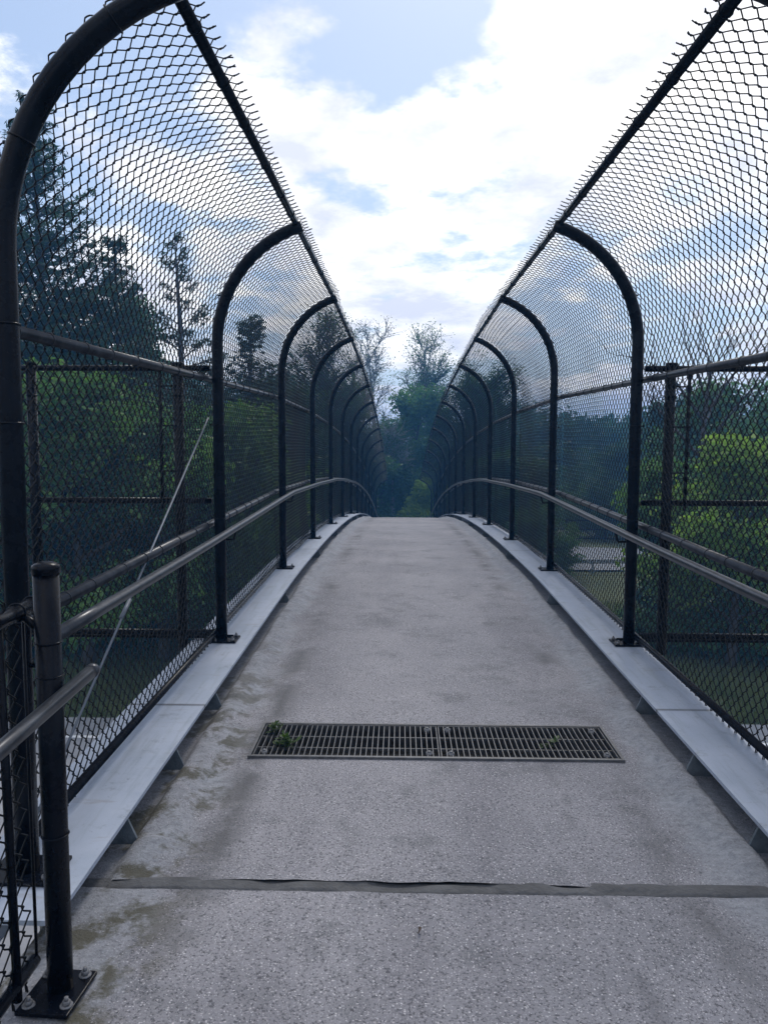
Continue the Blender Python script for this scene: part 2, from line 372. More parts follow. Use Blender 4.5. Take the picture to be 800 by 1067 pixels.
# kerb flanges
for s in (-1, 1):
    xi = .155 + s*1.165; xo = CX + s*(W+(.20 if s < 0 else .13)); xw = .155 + s*1.38; xg = .155 + s*1.262
    ys_ = np.concatenate([np.linspace(2.15, 16, 45), np.linspace(16.5, 46, 40)])
    b = MB(); th = .016
    Z = zc(ys_)
    lipo = .09
    sec = [(xi, 0), (xo, 0), (xo, -lipo), (xo-s*th, -lipo), (xo-s*th, -th), (xw+s*.012, -th), (xw+s*.012, -.14), (xw, -.14), (xw, -th), (xi, -th)]
    v = [(x, y, z+dz) for y, z in zip(ys_, Z) for x, dz in sec]; n = len(sec)
    f = [(i*n+j, i*n+(j+1) % n, (i+1)*n+(j+1) % n, (i+1)*n+j) for i in range(len(ys_)-1) for j in range(n)]
    b.add(v, f); b.f.append(np.array([[0, 1, 4, 9]])); 
    rel(tag(b.build('kerb_flange', M['curb'], BR, False)))
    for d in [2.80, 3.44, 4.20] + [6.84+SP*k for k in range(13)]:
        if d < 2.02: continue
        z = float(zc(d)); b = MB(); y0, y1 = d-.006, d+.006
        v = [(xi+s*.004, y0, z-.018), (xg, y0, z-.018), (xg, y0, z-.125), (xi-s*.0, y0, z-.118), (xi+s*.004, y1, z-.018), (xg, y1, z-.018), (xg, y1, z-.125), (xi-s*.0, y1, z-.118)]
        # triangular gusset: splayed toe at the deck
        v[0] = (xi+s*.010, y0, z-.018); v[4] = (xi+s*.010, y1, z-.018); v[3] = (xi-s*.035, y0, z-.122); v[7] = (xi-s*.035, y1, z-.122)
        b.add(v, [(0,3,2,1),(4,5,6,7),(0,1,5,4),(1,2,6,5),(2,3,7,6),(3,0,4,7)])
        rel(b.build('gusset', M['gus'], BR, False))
# approach slab
xs = np.unique(np.concatenate([np.linspace(-1.10, -.7, 16), np.linspace(-.7, 1.1, 40), np.linspace(1.1, 1.85, 14)]))
ys = np.concatenate([np.linspace(-9, 0, 10)[:-1], np.linspace(0, 2.489, 60)])
o = tag(grid_obj('path', xs, ys, lambda X, Y: float(zc(2.5))+DZ+.010*(vnoise(X, Y, 1.3, 9)-.5), M['slab']), kind='structure')
me = o.data; co = np.empty(len(me.vertices)*3, np.float32); me.vertices.foreach_get('co', co); co = co.reshape(-1, 3)
k = co[:,1] > 2.485; co[k,1] += .8*joint_wob(co[k,0]+3.7); me.vertices.foreach_set('co', co.ravel())
b = MB(); zz = float(zc(2.5))+DZ
b.box((-1.098, -9, zz-.34), (1.848, 2.485, zz-.012)); tag(b.build('path_base', M['abut'], None, False), kind='structure')
# expansion joint
xs = np.linspace(-1.10, 1.59, 180); ys = np.linspace(2.468, 2.572, 9)
jo = grid_obj('expansion_joint', xs, ys, lambda X, Y: zz-.004+.003*np.sin(np.clip((Y-2.475)/.09, 0, 1)*math.pi) - .009*sm(.45, .7, vnoise(X, Y*2, 7, 21)) - .016*((Y < 2.484) | (Y > 2.562)) + .004*vnoise(X*.6, Y*4, 22, 5), M['joint'], BR); rel(jo)

# drain grate
dg = tag(empty('drain_grate', ((GX0+GX1)/2, (GY0+GY1)/2, zc(3.75)+DZ)), 'long rectangular steel bar drain grate set across the walk', 'drain grate')
gz = float(zc(3.75))+DZ; ox, oy, oz = dg.location
def gb(lo, hi, b): b.box((lo[0]-ox, lo[1]-oy, lo[2]-oz), (hi[0]-ox, hi[1]-oy, hi[2]-oz))
b = MB(); t_ = .008
gb((GX0-.006, GY0-.008, gz-.12), (GX0+t_, GY1+.008, gz+.007), b); gb((GX1-t_, GY0-.008, gz-.12), (GX1+.006, GY1+.008, gz+.007), b)
gb((GX0+t_, GY0-.008, gz-.12), (GX1-t_, GY0+t_, gz+.007), b); gb((GX0+t_, GY1-t_, gz-.12), (GX1-t_, GY1+.008, gz+.007), b)
b.build('frame', M['grate'], dg, False, .002)
b = MB(); gb((GX0+t_, GY0+t_, gz-.118), (GX1-t_, GY1-t_, gz-.112), b); b.build('pit_floor', M['pit'], dg, False)
mid = .195
for (x0, x1) in ((GX0+.012, mid-.002), (mid+.002, GX1-.012)):
    b = MB(); n = int((x1-x0)/.0265)
    for k in range(n+1):
        x = x0+.004+(x1-x0-.008)*k/n; gb((x-.0021, GY0+.016, gz-.030), (x+.0021, GY1-.016, gz+.001+.001*rnd.random()), b)
    for y in (GY0+.014, GY1-.018): gb((x0, y, gz-.029), (x1, y+.004, gz+.003), b)
    for y in (GY0+.13, GY0+.27): gb((x0, y, gz-.020), (x1, y+.006, gz-.006), b)
    b.build('grating_panel', M['grate'], dg, False)
    for x in (x0+.05, x1-.05):
        for y in (GY0+.06, GY1-.06):
            b = MB(); b.tube([(x-ox, y-oy, gz-.02-oz), (x-ox, y-oy, gz+.006-oz)], .016, 12); b.tube([(x-ox, y-oy, gz+.006-oz), (x-ox, y-oy, gz+.012-oz)], .009, 6); b.build('hold_down_clip', M['bolt'], dg)

def weed(x, y, z, r, n, label, seed):
    q = np.random.RandomState(seed); e = tag(empty('weed', (x, y, z)), label, 'weed', 'weeds growing in the drain grate')
    b = MB(); L = MB()
    for i in range(n):
        a = q.rand()*6.28; h = .03+.05*q.rand(); rr = r*q.rand()
        tip = np.array([math.cos(a)*rr, math.sin(a)*rr*.7, h-.03]); b.tube([(tip[0]*.2, tip[1]*.2, -.07), tip*.6, tip], .0012, 4)
        for j in range(4):
            d = q.randn(3); d[2] = abs(d[2])*.5; d /= np.linalg.norm(d); s_ = .013+.012*q.rand(); w = np.cross(d, [0,0,1]); w /= np.linalg.norm(w)+1e-9
            p = tip*(1-.15*j); L.add([p, p+d*s_+w*s_*.45, p+d*s_*2, p+d*s_-w*s_*.45], [(0,1,2,3)])
    b.build('stem', M['weed'], e); L.build('leaf', M['weed'], e, False)
weed(-.55, 3.70, gz-.012, .065, 20, 'green weed in the left end of the drain grate', 1)
weed(.74, 3.74, gz-.030, .045, 7, 'small weed in the right half of the drain grate', 2)
weed(-.635, 3.85, gz, .03, 6, 'tiny sprig in the far left corner of the drain grate', 4)

# litter on the slab
b = MB(); p = np.array([.064, 2.29, zz+.004]); b.tube([p, p+[.004, -.018, .012], p+[-.003, -.034, .004]], [.003, .0035, .001], 5); tag(b.build('dead_leaf', M['twig']), 'tiny dark curled leaf on the slab before the joint', 'leaf')

# ------------------------------------------------------------------ arched fences
def local(o, e): o.location = -e.location; return o
def wire_bay(b, s, d0, d1, s0, s1, off, fine, top_ext, seed, rad=.0025, flat=None):
    """chain link between two posts. flat=(fn) maps (along, up) -> xyz instead of the arch profile"""
    w = .036; n = int(round((d1-d0)/w)); w = (d1-d0)/n
    K = int(round((s1-s0)/w)); ks = np.arange(K+1)
    sk = s0 + (s1-s0)*ks/K
    i = np.arange(n)[:, None]
    if fine:
        e = .0055
        base = d0 + i*w + w*((ks[None,:]+i) % 2)
        sgn = np.where((ks[None,:]+i) % 2 == 1, 1, -1)
        A = np.stack([base+sgn*.0012, base+sgn*.0028, base+sgn*.0012], -1).reshape(n, -1)
        S_ = np.stack([sk-e, sk, sk+e], -1).reshape(1, -1).repeat(n, 0)
        O = np.stack([np.full((n, K+1), -.0028), np.zeros((n, K+1)), np.full((n, K+1), .0028)], -1)*sgn[..., None]; O = O.reshape(n, -1)
    else:
        base = d0 + i*w + w*((ks[None,:]+i) % 2); sgn = np.where((ks[None,:]+i) % 2 == 1, 1, -1)
        A = base + sgn*.001; S_ = sk[None,:].repeat(n, 0); O = sgn*0.0+0.*base
    # spikes at both ends (twisted selvage)
    A = np.hstack([A[:, :1]+.004, A, A[:, -1:]-.004]); S_ = np.hstack([S_[:, :1]-.022, S_, S_[:, -1:]+.011]); O = np.hstack([O[:, :1], O, O[:, -1:]])
    q = np.random.RandomState(seed)
    tj = np.repeat(q.randn((n+2)//2+1, 2), 2, 0)[:n]*.0045; A[:, -1] += tj[:, 0]; S_[:, -1] += tj[:, 1]; O[:, -1:] = O[:, -1:] + q.randn(n, 1)*.003
    ph = q.rand(4)*6.28
    wob = .004*np.sin(A*2.1+ph[0]+S_*1.7)+.003*np.sin(A*5.3+ph[1]-S_*2.9)
    A2 = A + .0035*np.sin(S_*3.1+ph[2]+A*.9)
    S2 = S_ + .004*np.sin(A*2.7+ph[3]) + (top_ext*np.sin(np.clip((A-d0)/(d1-d0), 0, 1)*math.pi)*.022*(S_ > s1-.3))
    if flat is None:
        u, z = prof(S2, off-.046*sm(1.85, 2.35, S2)-.034*(1-sm(.1, .6, S2))); u = u - O - wob*(1-.5*sm(1.85, 2.35, S2))
        chord = zc(d0) + (zc(d1)-zc(d0))*(A2-d0)/(d1-d0)
        P = np.stack([CX + s*(W-u), A2, chord+z], -1)
    else: P = flat(A2, S2, O+wob)
    n_, m_, _ = P.shape
    T = np.gradient(P, axis=1); T /= np.linalg.norm(T, axis=2)[..., None]+1e-12
    ref = np.array([0, 1., 0]) if flat is None else np.array([1., 0, 0])
    U = np.cross(T, ref+1e-3); U /= np.linalg.norm(U, axis=2)[..., None]; V = np.cross(T, U)
    k = 4 if fine else 3
    ang = np.arange(k)*2*math.pi/k
    v = P[:, :, None, :] + rad*(np.cos(ang)[None,None,:,None]*U[:,:,None,:] + np.sin(ang)[None,None,:,None]*V[:,:,None,:])
    a = np.arange(n_)[:,None,None]*m_*k + np.arange(m_-1)[None,:,None]*k; j = np.arange(k)[None,None,:]; j2 = (j+1) % k
    f = np.stack([a+j, a+j2, a+k+j2, a+k+j], -1).reshape(-1, 4)
    b.add(v.reshape(-1, 3), f)

def arch_fence(s, label):
    e = tag(empty('chain_link_fence', (CX+s*W, D1, ZC)), label, 'fence')
    ds = posts_d
    for i in range(len(ds)):
        d = ds[i]; z0 = float(zc(d)); S = np.concatenate([[0.008, .6, 1.2, STR-.1], STR+np.linspace(0, ARC_R*SW+.03, 14)])
        u, z = prof(S, 0); P = np.stack([CX+s*(W-u), np.full(len(S), d), z0+z], 1)
        b = MB(); b.tube(P, .0375, 20)
        for sc in (.83, 1.45, 1.75, 2.3, 2.75):
            uu, zz_ = prof(sc, 0); u2, z2 = prof(sc+.01, 0); c = np.array([CX+s*(W-float(uu)), d, z0+float(zz_)]); ax = np.array([-s*float(u2-uu), 0, float(z2-zz_)])
            b.tube(ring(c, ax, .0395), .004, 6, closed=True)
            b.tube([c+np.array([s*.042, .018, 0]), c+np.array([s*.064, .018, 0])], .006, 6)
        po = local(b.build('post', M['black'], e), e)
        b = MB(); b.box((CX+s*W-.11, d-.085, z0+.001), (CX+s*W+.11, d+.085, z0+.013)); pl = b.build('base_plate', M['black'], po, False, .002)
        for bx_ in (-.085, .085):
            for by_ in (-.06, .06):
                b = MB(); x = CX+s*W+bx_; y = d+by_
                b.tube([(x, y, z0+.013), (x, y, z0+.026)], .012, 6); b.tube([(x, y, z0+.026), (x, y, z0+.038)], .006, 8); b.build('bolt', M['bolt'], po)
    # rails
    zr = lambda d: float(np.interp(d, ds, zc(ds)))
    def rail(name, off, h, r, m, ties, uu=None, start=-.4, pr=None):
        dd = ds; P = []
        for d in dd:
            if pr: u, z = prof(pr, off); P.append((CX+s*(W-float(u)), d, zr(d)+float(z)))
            else: P.append((CX+s*(W+off), d, zr(d)+h))
        if False:
            P = [p for p in P if p[1] > start]; f = (start-ds[0])/SP
        P = np.array(P); b = MB()
        # soften the bends at the posts
        Q = [P[0]]
        for i in range(1, len(P)-1): Q += [P[i]*.93+P[i-1]*.07, P[i]*.5+.25*(P[i]*.96+P[i-1]*.04)+.25*(P[i]*.96+P[i+1]*.04), P[i]*.93+P[i+1]*.07]
        Q.append(P[-1]); b.tube(Q, r, 14)
        if ties:
            for i in range(len(P)-1):
                n = ties
                for k in range(n):
                    t_ = (k+.5+rnd.uniform(-.15, .15))/n; c = P[i]*(1-t_)+P[i+1]*t_
                    if c[1] < 16:
                        b.tube(ring(c, P[i+1]-P[i]+np.array([0, 0, .012*rnd.uniform(-1, 1)]), r+.0025, 12), .0028, 5, closed=True)
        return local(b.build(name, m, e), e)
    rail('top_rail', .026, 0, .021, M['black'], 6, pr=STOT)
    rail('middle_rail', .068, 1.752, .021, M['rail'], 9)
    rail('lower_rail', .068, .79, .024, M['rail'], 9)
    rail('bottom_rail', .034, .062, .020, M['black'], 0)
    # inner handrail on brackets, ends before the first post
    P = [(CX+s*(W-.105), y, zr(y)+.772+.006*math.sin(y)) for y in np.concatenate([np.linspace(2.40, 16, 40), np.linspace(17, 40, 30)])]
    b = MB(); b.tube(P, .0235, 14); hr = local(b.build('handrail', M['rail'], e), e)
    for d in ds:
        b = MB(); z = zr(d)+.737
        b.tube([(CX+s*(W-.04), d-.0, z-.05), (CX+s*(W-.09), d, z-.05), (CX+s*(W-.105), d, z-.0), (CX+s*(W-.105), d, z+.02)], .008, 8); b.build('bracket', M['black'], hr)
    for i in range(len(ds)-1):
        b = MB(); fine = ds[i] < 9
        wire_bay(b, s, ds[i], ds[i+1], -.0+.032, STOT+.040+(.014 if i % 2 else 0), .094, fine, rnd.uniform(-1, 1), 50+i+(20 if s > 0 else 0), .0029 if fine else .0026)
        local(b.build('chain_link_mesh', M['wire'], e), e)
    return e
FL = arch_fence(-1, 'left black chain link fence on curved posts with a diagonal tension rod')
FR = arch_fence(1, 'right black chain link fence on curved posts beside the right kerb')
b = MB(); b.tube([(CX-W-.052, posts_d[0]+.04, -1.375), (CX-W-.06, posts_d[1]-.03, .15)], .0055, 8)
b.tube([(CX-W-.056, posts_d[0]+1.05, -.80), (CX-W-.056, posts_d[0]+1.17, -.74)], .010, 8)
local(b.build('tension_rod', M['galv'], FL), FL)

# ------------------------------------------------------------------ side wing fences
def wing(s, x_end, label):
    y = D1+.03; xs0 = CX+s*(W+.06); e = tag(empty('wing_fence', (xs0, y, -1.3)), label, 'fence', None)
    xp = 1.76 if s > 0 else -1.475
    b = MB()
    for z in (.478, -.40): b.tube([(xs0, y, z), (x_end, y, z)], .020, 10)
    b.tube([(xs0, y, -1.30), (x_end, y, -1.30)], .022, 10); local(b.build('rail', M['black'], e), e)
    px = [xp] + [xp+s*k for k in ((.98, 2.4, 3.8))]
    for x in px:
        if abs(x) > abs(x_end): continue
        b = MB(); b.tube([(x, y, -1.42), (x, y, .50)], .034, 14); b.tube([(x, y, .50), (x, y, .515)], .037, 14)
        for z in (.30, -.05, -.75): b.tube(ring((x, y, z), (0,0,1), .036), .004, 5, closed=True)
        local(b.build('post', M['black'], e), e)
    b = MB(); b.tube([(xp+s*.115, y-.02, .46), (xp+s*.112, y-.02, -.45)], .012, 8)
    for z in (.36, .1, -.2): b.tube([(xp, y-.03, z), (xp+s*.13, y-.03, z)], .006, 6)
    local(b.build('stretcher_bar', M['black'], e), e)
    b = MB(); lo, hi = (min(xs0+s*.02, x_end), max(xs0+s*.02, x_end))
    wire_bay(b, s, lo, hi, -1.33, .50, 0, True, 0, 9, .0024, flat=lambda A, S, O: np.stack([A, y-.028+O, S], -1))
    local(b.build('chain_link_mesh', M['wire'], e), e)
    b = MB(); b.box((min(CX+s*1.30, x_end), y+.02, -1.345), (max(CX+s*1.30, x_end), y+.028, -1.32)); local(b.build('outrigger_angle', M['black'], e, False), e)
wing(-1, -3.4, 'left side wing fence standing out behind the diagonal tension rod')
wing(1, 4.6, 'right side wing fence standing out in front of the leafy trees')

# ------------------------------------------------------------------ approach railing at left
RX, RY = -.918, 1.985; rz0 = zz+.003
e = tag(empty('approach_railing', (RX, RY, rz0)), 'short black railing with domed end post on the near slab', 'railing')
b = MB(); b.tube([(RX, RY, rz0+.012), (RX, RY, -.327)], .033, 28)
for z in (-.525, -.615, -1.05): b.tube(ring((RX, RY, z), (0,0,1), .0344, 24), .0025, 6, closed=True)
po = local(b.build('post', M['black'], e), e)
b = MB(); aa = np.linspace(0, math.pi/2, 8)
b.tube([(RX, RY, -.345), (RX, RY, -.329)] + [(RX, RY, -.329+.018*math.sin(a)) for a in aa[1:]], [.0362, .0362]+[.0362*math.cos(a)+.0005 for a in aa[1:]], 28)
b.build('cap', M['black'], po)
b = MB(); b.box((RX-.075, RY-.10, rz0), (RX+.068, RY+.075, rz0+.012), R(-4), (RX, RY, 0)); b.build('base_plate', M['black'], po, False, .002)
for dx, dy in ((.047, .050), (.045, -.068), (-.055, .05), (-.055, -.07)):
    b = MB(); b.tube([(RX+dx, RY+dy, rz0+.012), (RX+dx, RY+dy, rz0+.015)], .017, 14); b.tube([(RX+dx, RY+dy, rz0+.015), (RX+dx, RY+dy, rz0+.026)], .011, 6); b.tube([(RX+dx, RY+dy, rz0+.026), (RX+dx, RY+dy, rz0+.036)], .006, 8); b.build('bolt', M['bolt'], po)
b = MB(); b.tube([(-1.003, 2.13, -.446), (-1.013, 1.89, -.458), (-1.03, 0, -.525), (-1.03, -2.5, -.525)], .0215, 18)
b.tube([(-1.003, 2.13, -.446), (-1.002, 2.15, -.445)], [.025, .021], 18)
for y in (2.08, 2.0, 1.7, 1.3): b.tube(ring((-1.005-.01*(2.1-y), y, -.448-.035*(2.1-y)), (0.04, 1, .03), .024, 18), .003, 6, closed=True)
b.tube([(RX-.03, RY+.01, -.49), (-1.003, RY+.03, -.46)], .012, 8)
local(b.build('top_rail', M['black'], e), e)
b = MB(); b.tube([(-.840, 2.074, -.627), (-.840, 1.575, -.651), (-.84, -2.5, -.82)], .0185, 20)
b.tube([(-.840, 2.055, -.6278), (-.840, 2.080, -.627), (-.840, 2.086, -.627)], [.0195, .0195, .014], 20)
hr = local(b.build('handrail', M['rail'], e), e)
b = MB(); b.tube([(-1.003, 1.92, rz0+.02), (-1.015, 1.92, -.45)], .012, 8)
b.tube([(-1.003, 2.03, rz0+.06), (-1.005, 2.03, -.46)], .0045, 6); local(b.build('stretcher_bar', M['black'], e), e)
b = MB(); b.tube([(-1.008, 2.03, rz0+.06), (-1.03, -2.5, rz0+.06)], .017, 10); local(b.build('bottom_rail', M['black'], e), e)
b = MB(); wire_bay(b, -1, -.4, 2.02, rz0+.02, -.43, 0, True, 0, 3, .0025, flat=lambda A, S, O: np.stack([-1.010-.006*(2.0-A)+O, A, S], -1))
local(b.build('chain_link_mesh', M['wire'], e), e)

# ------------------------------------------------------------------ trees
def leaves(b, cen, rad, per, size, q, aspect=.5, up=.4, flatz=.75):
    n = len(cen)*per; c = np.repeat(cen, per, 0); rr = np.repeat(np.broadcast_to(rad, (len(cen),)), per)
    d = q.randn(n, 3); d /= np.linalg.norm(d, axis=1)[:, None]; p = c + d*(rr*q.rand(n)**.5)[:, None]*np.array([1, 1, flatz])
    nrm = q.randn(n, 3); nrm[:, 2] += up*2; nrm /= np.linalg.norm(nrm, axis=1)[:, None]
    t = np.cross(nrm, q.randn(n, 3)); t /= np.linalg.norm(t, axis=1)[:, None]; w = np.cross(nrm, t)
    s = (size*(.6+.8*q.rand(n)))[:, None]
    v = np.stack([p-t*s*.5, p+w*s*aspect*.5+t*s*.05, p+t*s*.5, p-w*s*aspect*.5+t*s*.05], 1).reshape(-1, 3)
    i = np.arange(n)[:, None]*4; b.add(v, i+np.arange(4)[None, :])
def curve(p, d, L, n, q, wig=.18, lift=.0):
    P = [np.array(p, float)]; d = np.array(d, float); d /= np.linalg.norm(d)
    for k in range(n):
        d = d + q.randn(3)*wig + np.array([0, 0, lift]); d /= np.linalg.norm(d); P.append(P[-1]+d*L/n)
    return np.array(P)
def tree(name, x, y, top, spread, kind, m, bark, label, seed, base=.25, group=None, dens=1., leaf=None, cat='tree', size=1., group_name=None, gz=None):
    q = np.random.RandomState(seed); g0 = float(gh(np.array(x), np.array(y))) if gz is None else gz; h = top-g0
    e = tag(empty(name, (x, y, g0)), label, cat, group)
    T = MB(); L = MB(); r0 = .016*h+.05
    if kind in ('spruce', 'pine'):
        tr = curve((0, 0, -.3), (0, 0, 1), h+.3, 10, q, .02, .05); T.tube(tr, np.linspace(r0, .02, 11), 8)
        hh = h*base; cen = []; nrm = []
        step = .20 if kind == 'spruce' else .30
        while hh < h-.15:
            f = (hh-h*base)/(h*(1-base)); c = np.array([np.interp(hh, tr[:,2], tr[:,k]) for k in range(3)]); c[2] = hh
            env = (1-f)**.9*(1 if kind == 'spruce' else min(1, .45+f*2.2)) + .05
            for k in range(3 if kind == 'spruce' else 2):
                if q.rand() > .8: continue
                a = q.rand()*6.28; Ln = spread*env*(.55+.75*q.rand())
                P = curve(c, (math.cos(a), math.sin(a), (.25 if kind == 'pine' else .12)+.13*q.randn()+.7*f), Ln, 5, q, .07, .03 if kind == 'pine' else .015)
                T.tube(P, np.linspace(.014*Ln+.014, .008, 6), 4, False)
                nb = max(3, int(Ln/.20)); t0 = .12 if kind == 'spruce' else .5
                for tt in np.linspace(t0, 1, nb):
                    p = np.array([np.interp(tt*5, range(6), P[:, k_]) for k_ in range(3)]); cen.append(p)
                    wd = Ln*.36*(1.1-tt)*(1.3 if kind == 'spruce' else 1.0)+.08
                    for sd in (-1, 1):
                        m_ = max(1, int(wd/.24)); dirs = np.array([-math.sin(a)*sd+.6*math.cos(a), math.cos(a)*sd+.6*math.sin(a), .1*q.randn()-.04])
                        if q.rand() < .25: continue
                        for u_ in range(1, m_+1): cen.append(p+dirs*wd*u_/m_*(.8+.4*q.rand()))
                        T.tube([p, p+dirs*wd], [.010, .004], 3, False)
            hh += step*(.6+.8*q.rand())
        cen = np.array(cen); leaves(L, cen, (.15 if kind == 'pine' else .15)*size, int((9 if kind == 'pine' else 6)*dens+.5), (leaf or .19), q, .24, .5, .55)
    else:
        multi = kind == 'bush'
        cen = []
        lean = q.randn(2)*.03
        if not multi:
            tr = curve((0, 0, -.3), (lean[0], lean[1], 1), h*.88+.3, 9, q, .025 if kind == 'sparse' else .05, .05); T.tube(tr, np.linspace(r0, r0*.15, 10)*(1+.35*np.exp(-np.arange(10)*1.5)), 10)
        nl = {'broad': 15, 'sparse': 17, 'bush': 20, 'bare': 9}[kind]
        for i in range(nl):
            f = (i+q.rand()*.7)/nl; a = i*2.4+q.rand()*.7
            if multi: st = np.array([q.randn()*.15, q.randn()*.15, -.1]); dr = (math.cos(a)*(1.1-.9*f), math.sin(a)*(1.1-.9*f), .35+1.1*f); Ln = max(.3, (spread*(1-f)+h*.9*f)*(.75+.4*q.rand()))
            else:
                zz2 = h*(base+(.86-base)*f); st = np.array([np.interp(zz2, tr[:,2], tr[:,k]) for k in range(3)])
                env = math.sin(math.pi*min(1, .22+.78*f))**.6 if kind != 'sparse' else (.55+.45*math.sin(math.pi*f))
                dr = (math.cos(a), math.sin(a), .35+1.3*f*f+(.9 if kind == 'sparse' else .5 if kind == 'bare' else 0)); Ln = spread*env*(.75+.45*q.rand())
                if f > .8: Ln = max(Ln, (h-zz2)*.9)
            P = curve(st, dr, Ln, 6, q, .13, .05); T.tube(P, np.linspace(max(.02, .022*Ln), .008, 7), 5, False)
            for j in range(2, 7):
                for kk in range(2 if kind != 'bare' else 1):
                    dd = q.randn(3); dd[2] = abs(dd[2])*.6+.1; d2 = (P[j]-P[j-1])/np.linalg.norm(P[j]-P[j-1])+dd*.55
                    P2 = curve(P[j], d2, Ln*(.42-.03*j)+.25, 4, q, .16, .04); T.tube(P2, np.linspace(.030 if kind == 'sparse' else .018, .014 if kind == 'sparse' else .006, 5), 4, False)
                    cen += [P2[2], P2[4]]
                    if kind in ('sparse', 'bare'):
                        for z_ in range(4):
                            P3 = curve(P2[q.randint(1, 5)], (P2[4]-P2[0])+q.randn(3)*.5*np.linalg.norm(P2[4]-P2[0]), .5+.6*q.rand(), 3, q, .15, .06); T.tube(P3, [.020, .017, .013, .008] if kind == 'sparse' else [.010, .008, .006, .004], 3, False); cen.append(P3[3])
            cen.append(P[6])
        cen = np.array(cen)
        if kind == 'bare': pass
        elif kind == 'sparse': leaves(L, cen, .38*size, int(5*dens), (leaf or .12), q, .6, .2, 1)
        else: leaves(L, cen, (.42+.035*h)*size, int(62*dens), (leaf or .20), q, .62, .4, .8)
    zm = max(float(v_[:,2].max()) for v_ in T.v)+(.25 if L.n else 0)
    if zm > h:
        for B_ in (T, L):
            for v_ in B_.v: v_[:,2] *= h/zm
    T.build('trunk', bark, e)
    if L.n: L.build('crown', m, e, False)
    return e
CAMF, PIT, YAW, ROL = 814.4, .0901, .02099, .00327
def at(x, y, d):   # world point seen at a place of the photograph, at distance d along the bridge
    u = x-400; v = -(y-533.5); u, v = u*math.cos(ROL)+v*math.sin(ROL), -u*math.sin(ROL)+v*math.cos(ROL)
    dx, dz = u/CAMF, v/CAMF; Y1 = math.cos(PIT)+dz*math.sin(PIT); Z1 = -math.sin(PIT)+dz*math.cos(PIT)
    X = dx*math.cos(YAW)-Y1*math.sin(YAW); Y = dx*math.sin(YAW)+Y1*math.cos(YAW); t = d/Y
    return X*t, d, Z1*t
TW = 'trees of the wood on the left'; TM = 'trees beyond the far end of the footbridge'; TR = 'trees on the right of the footbridge'
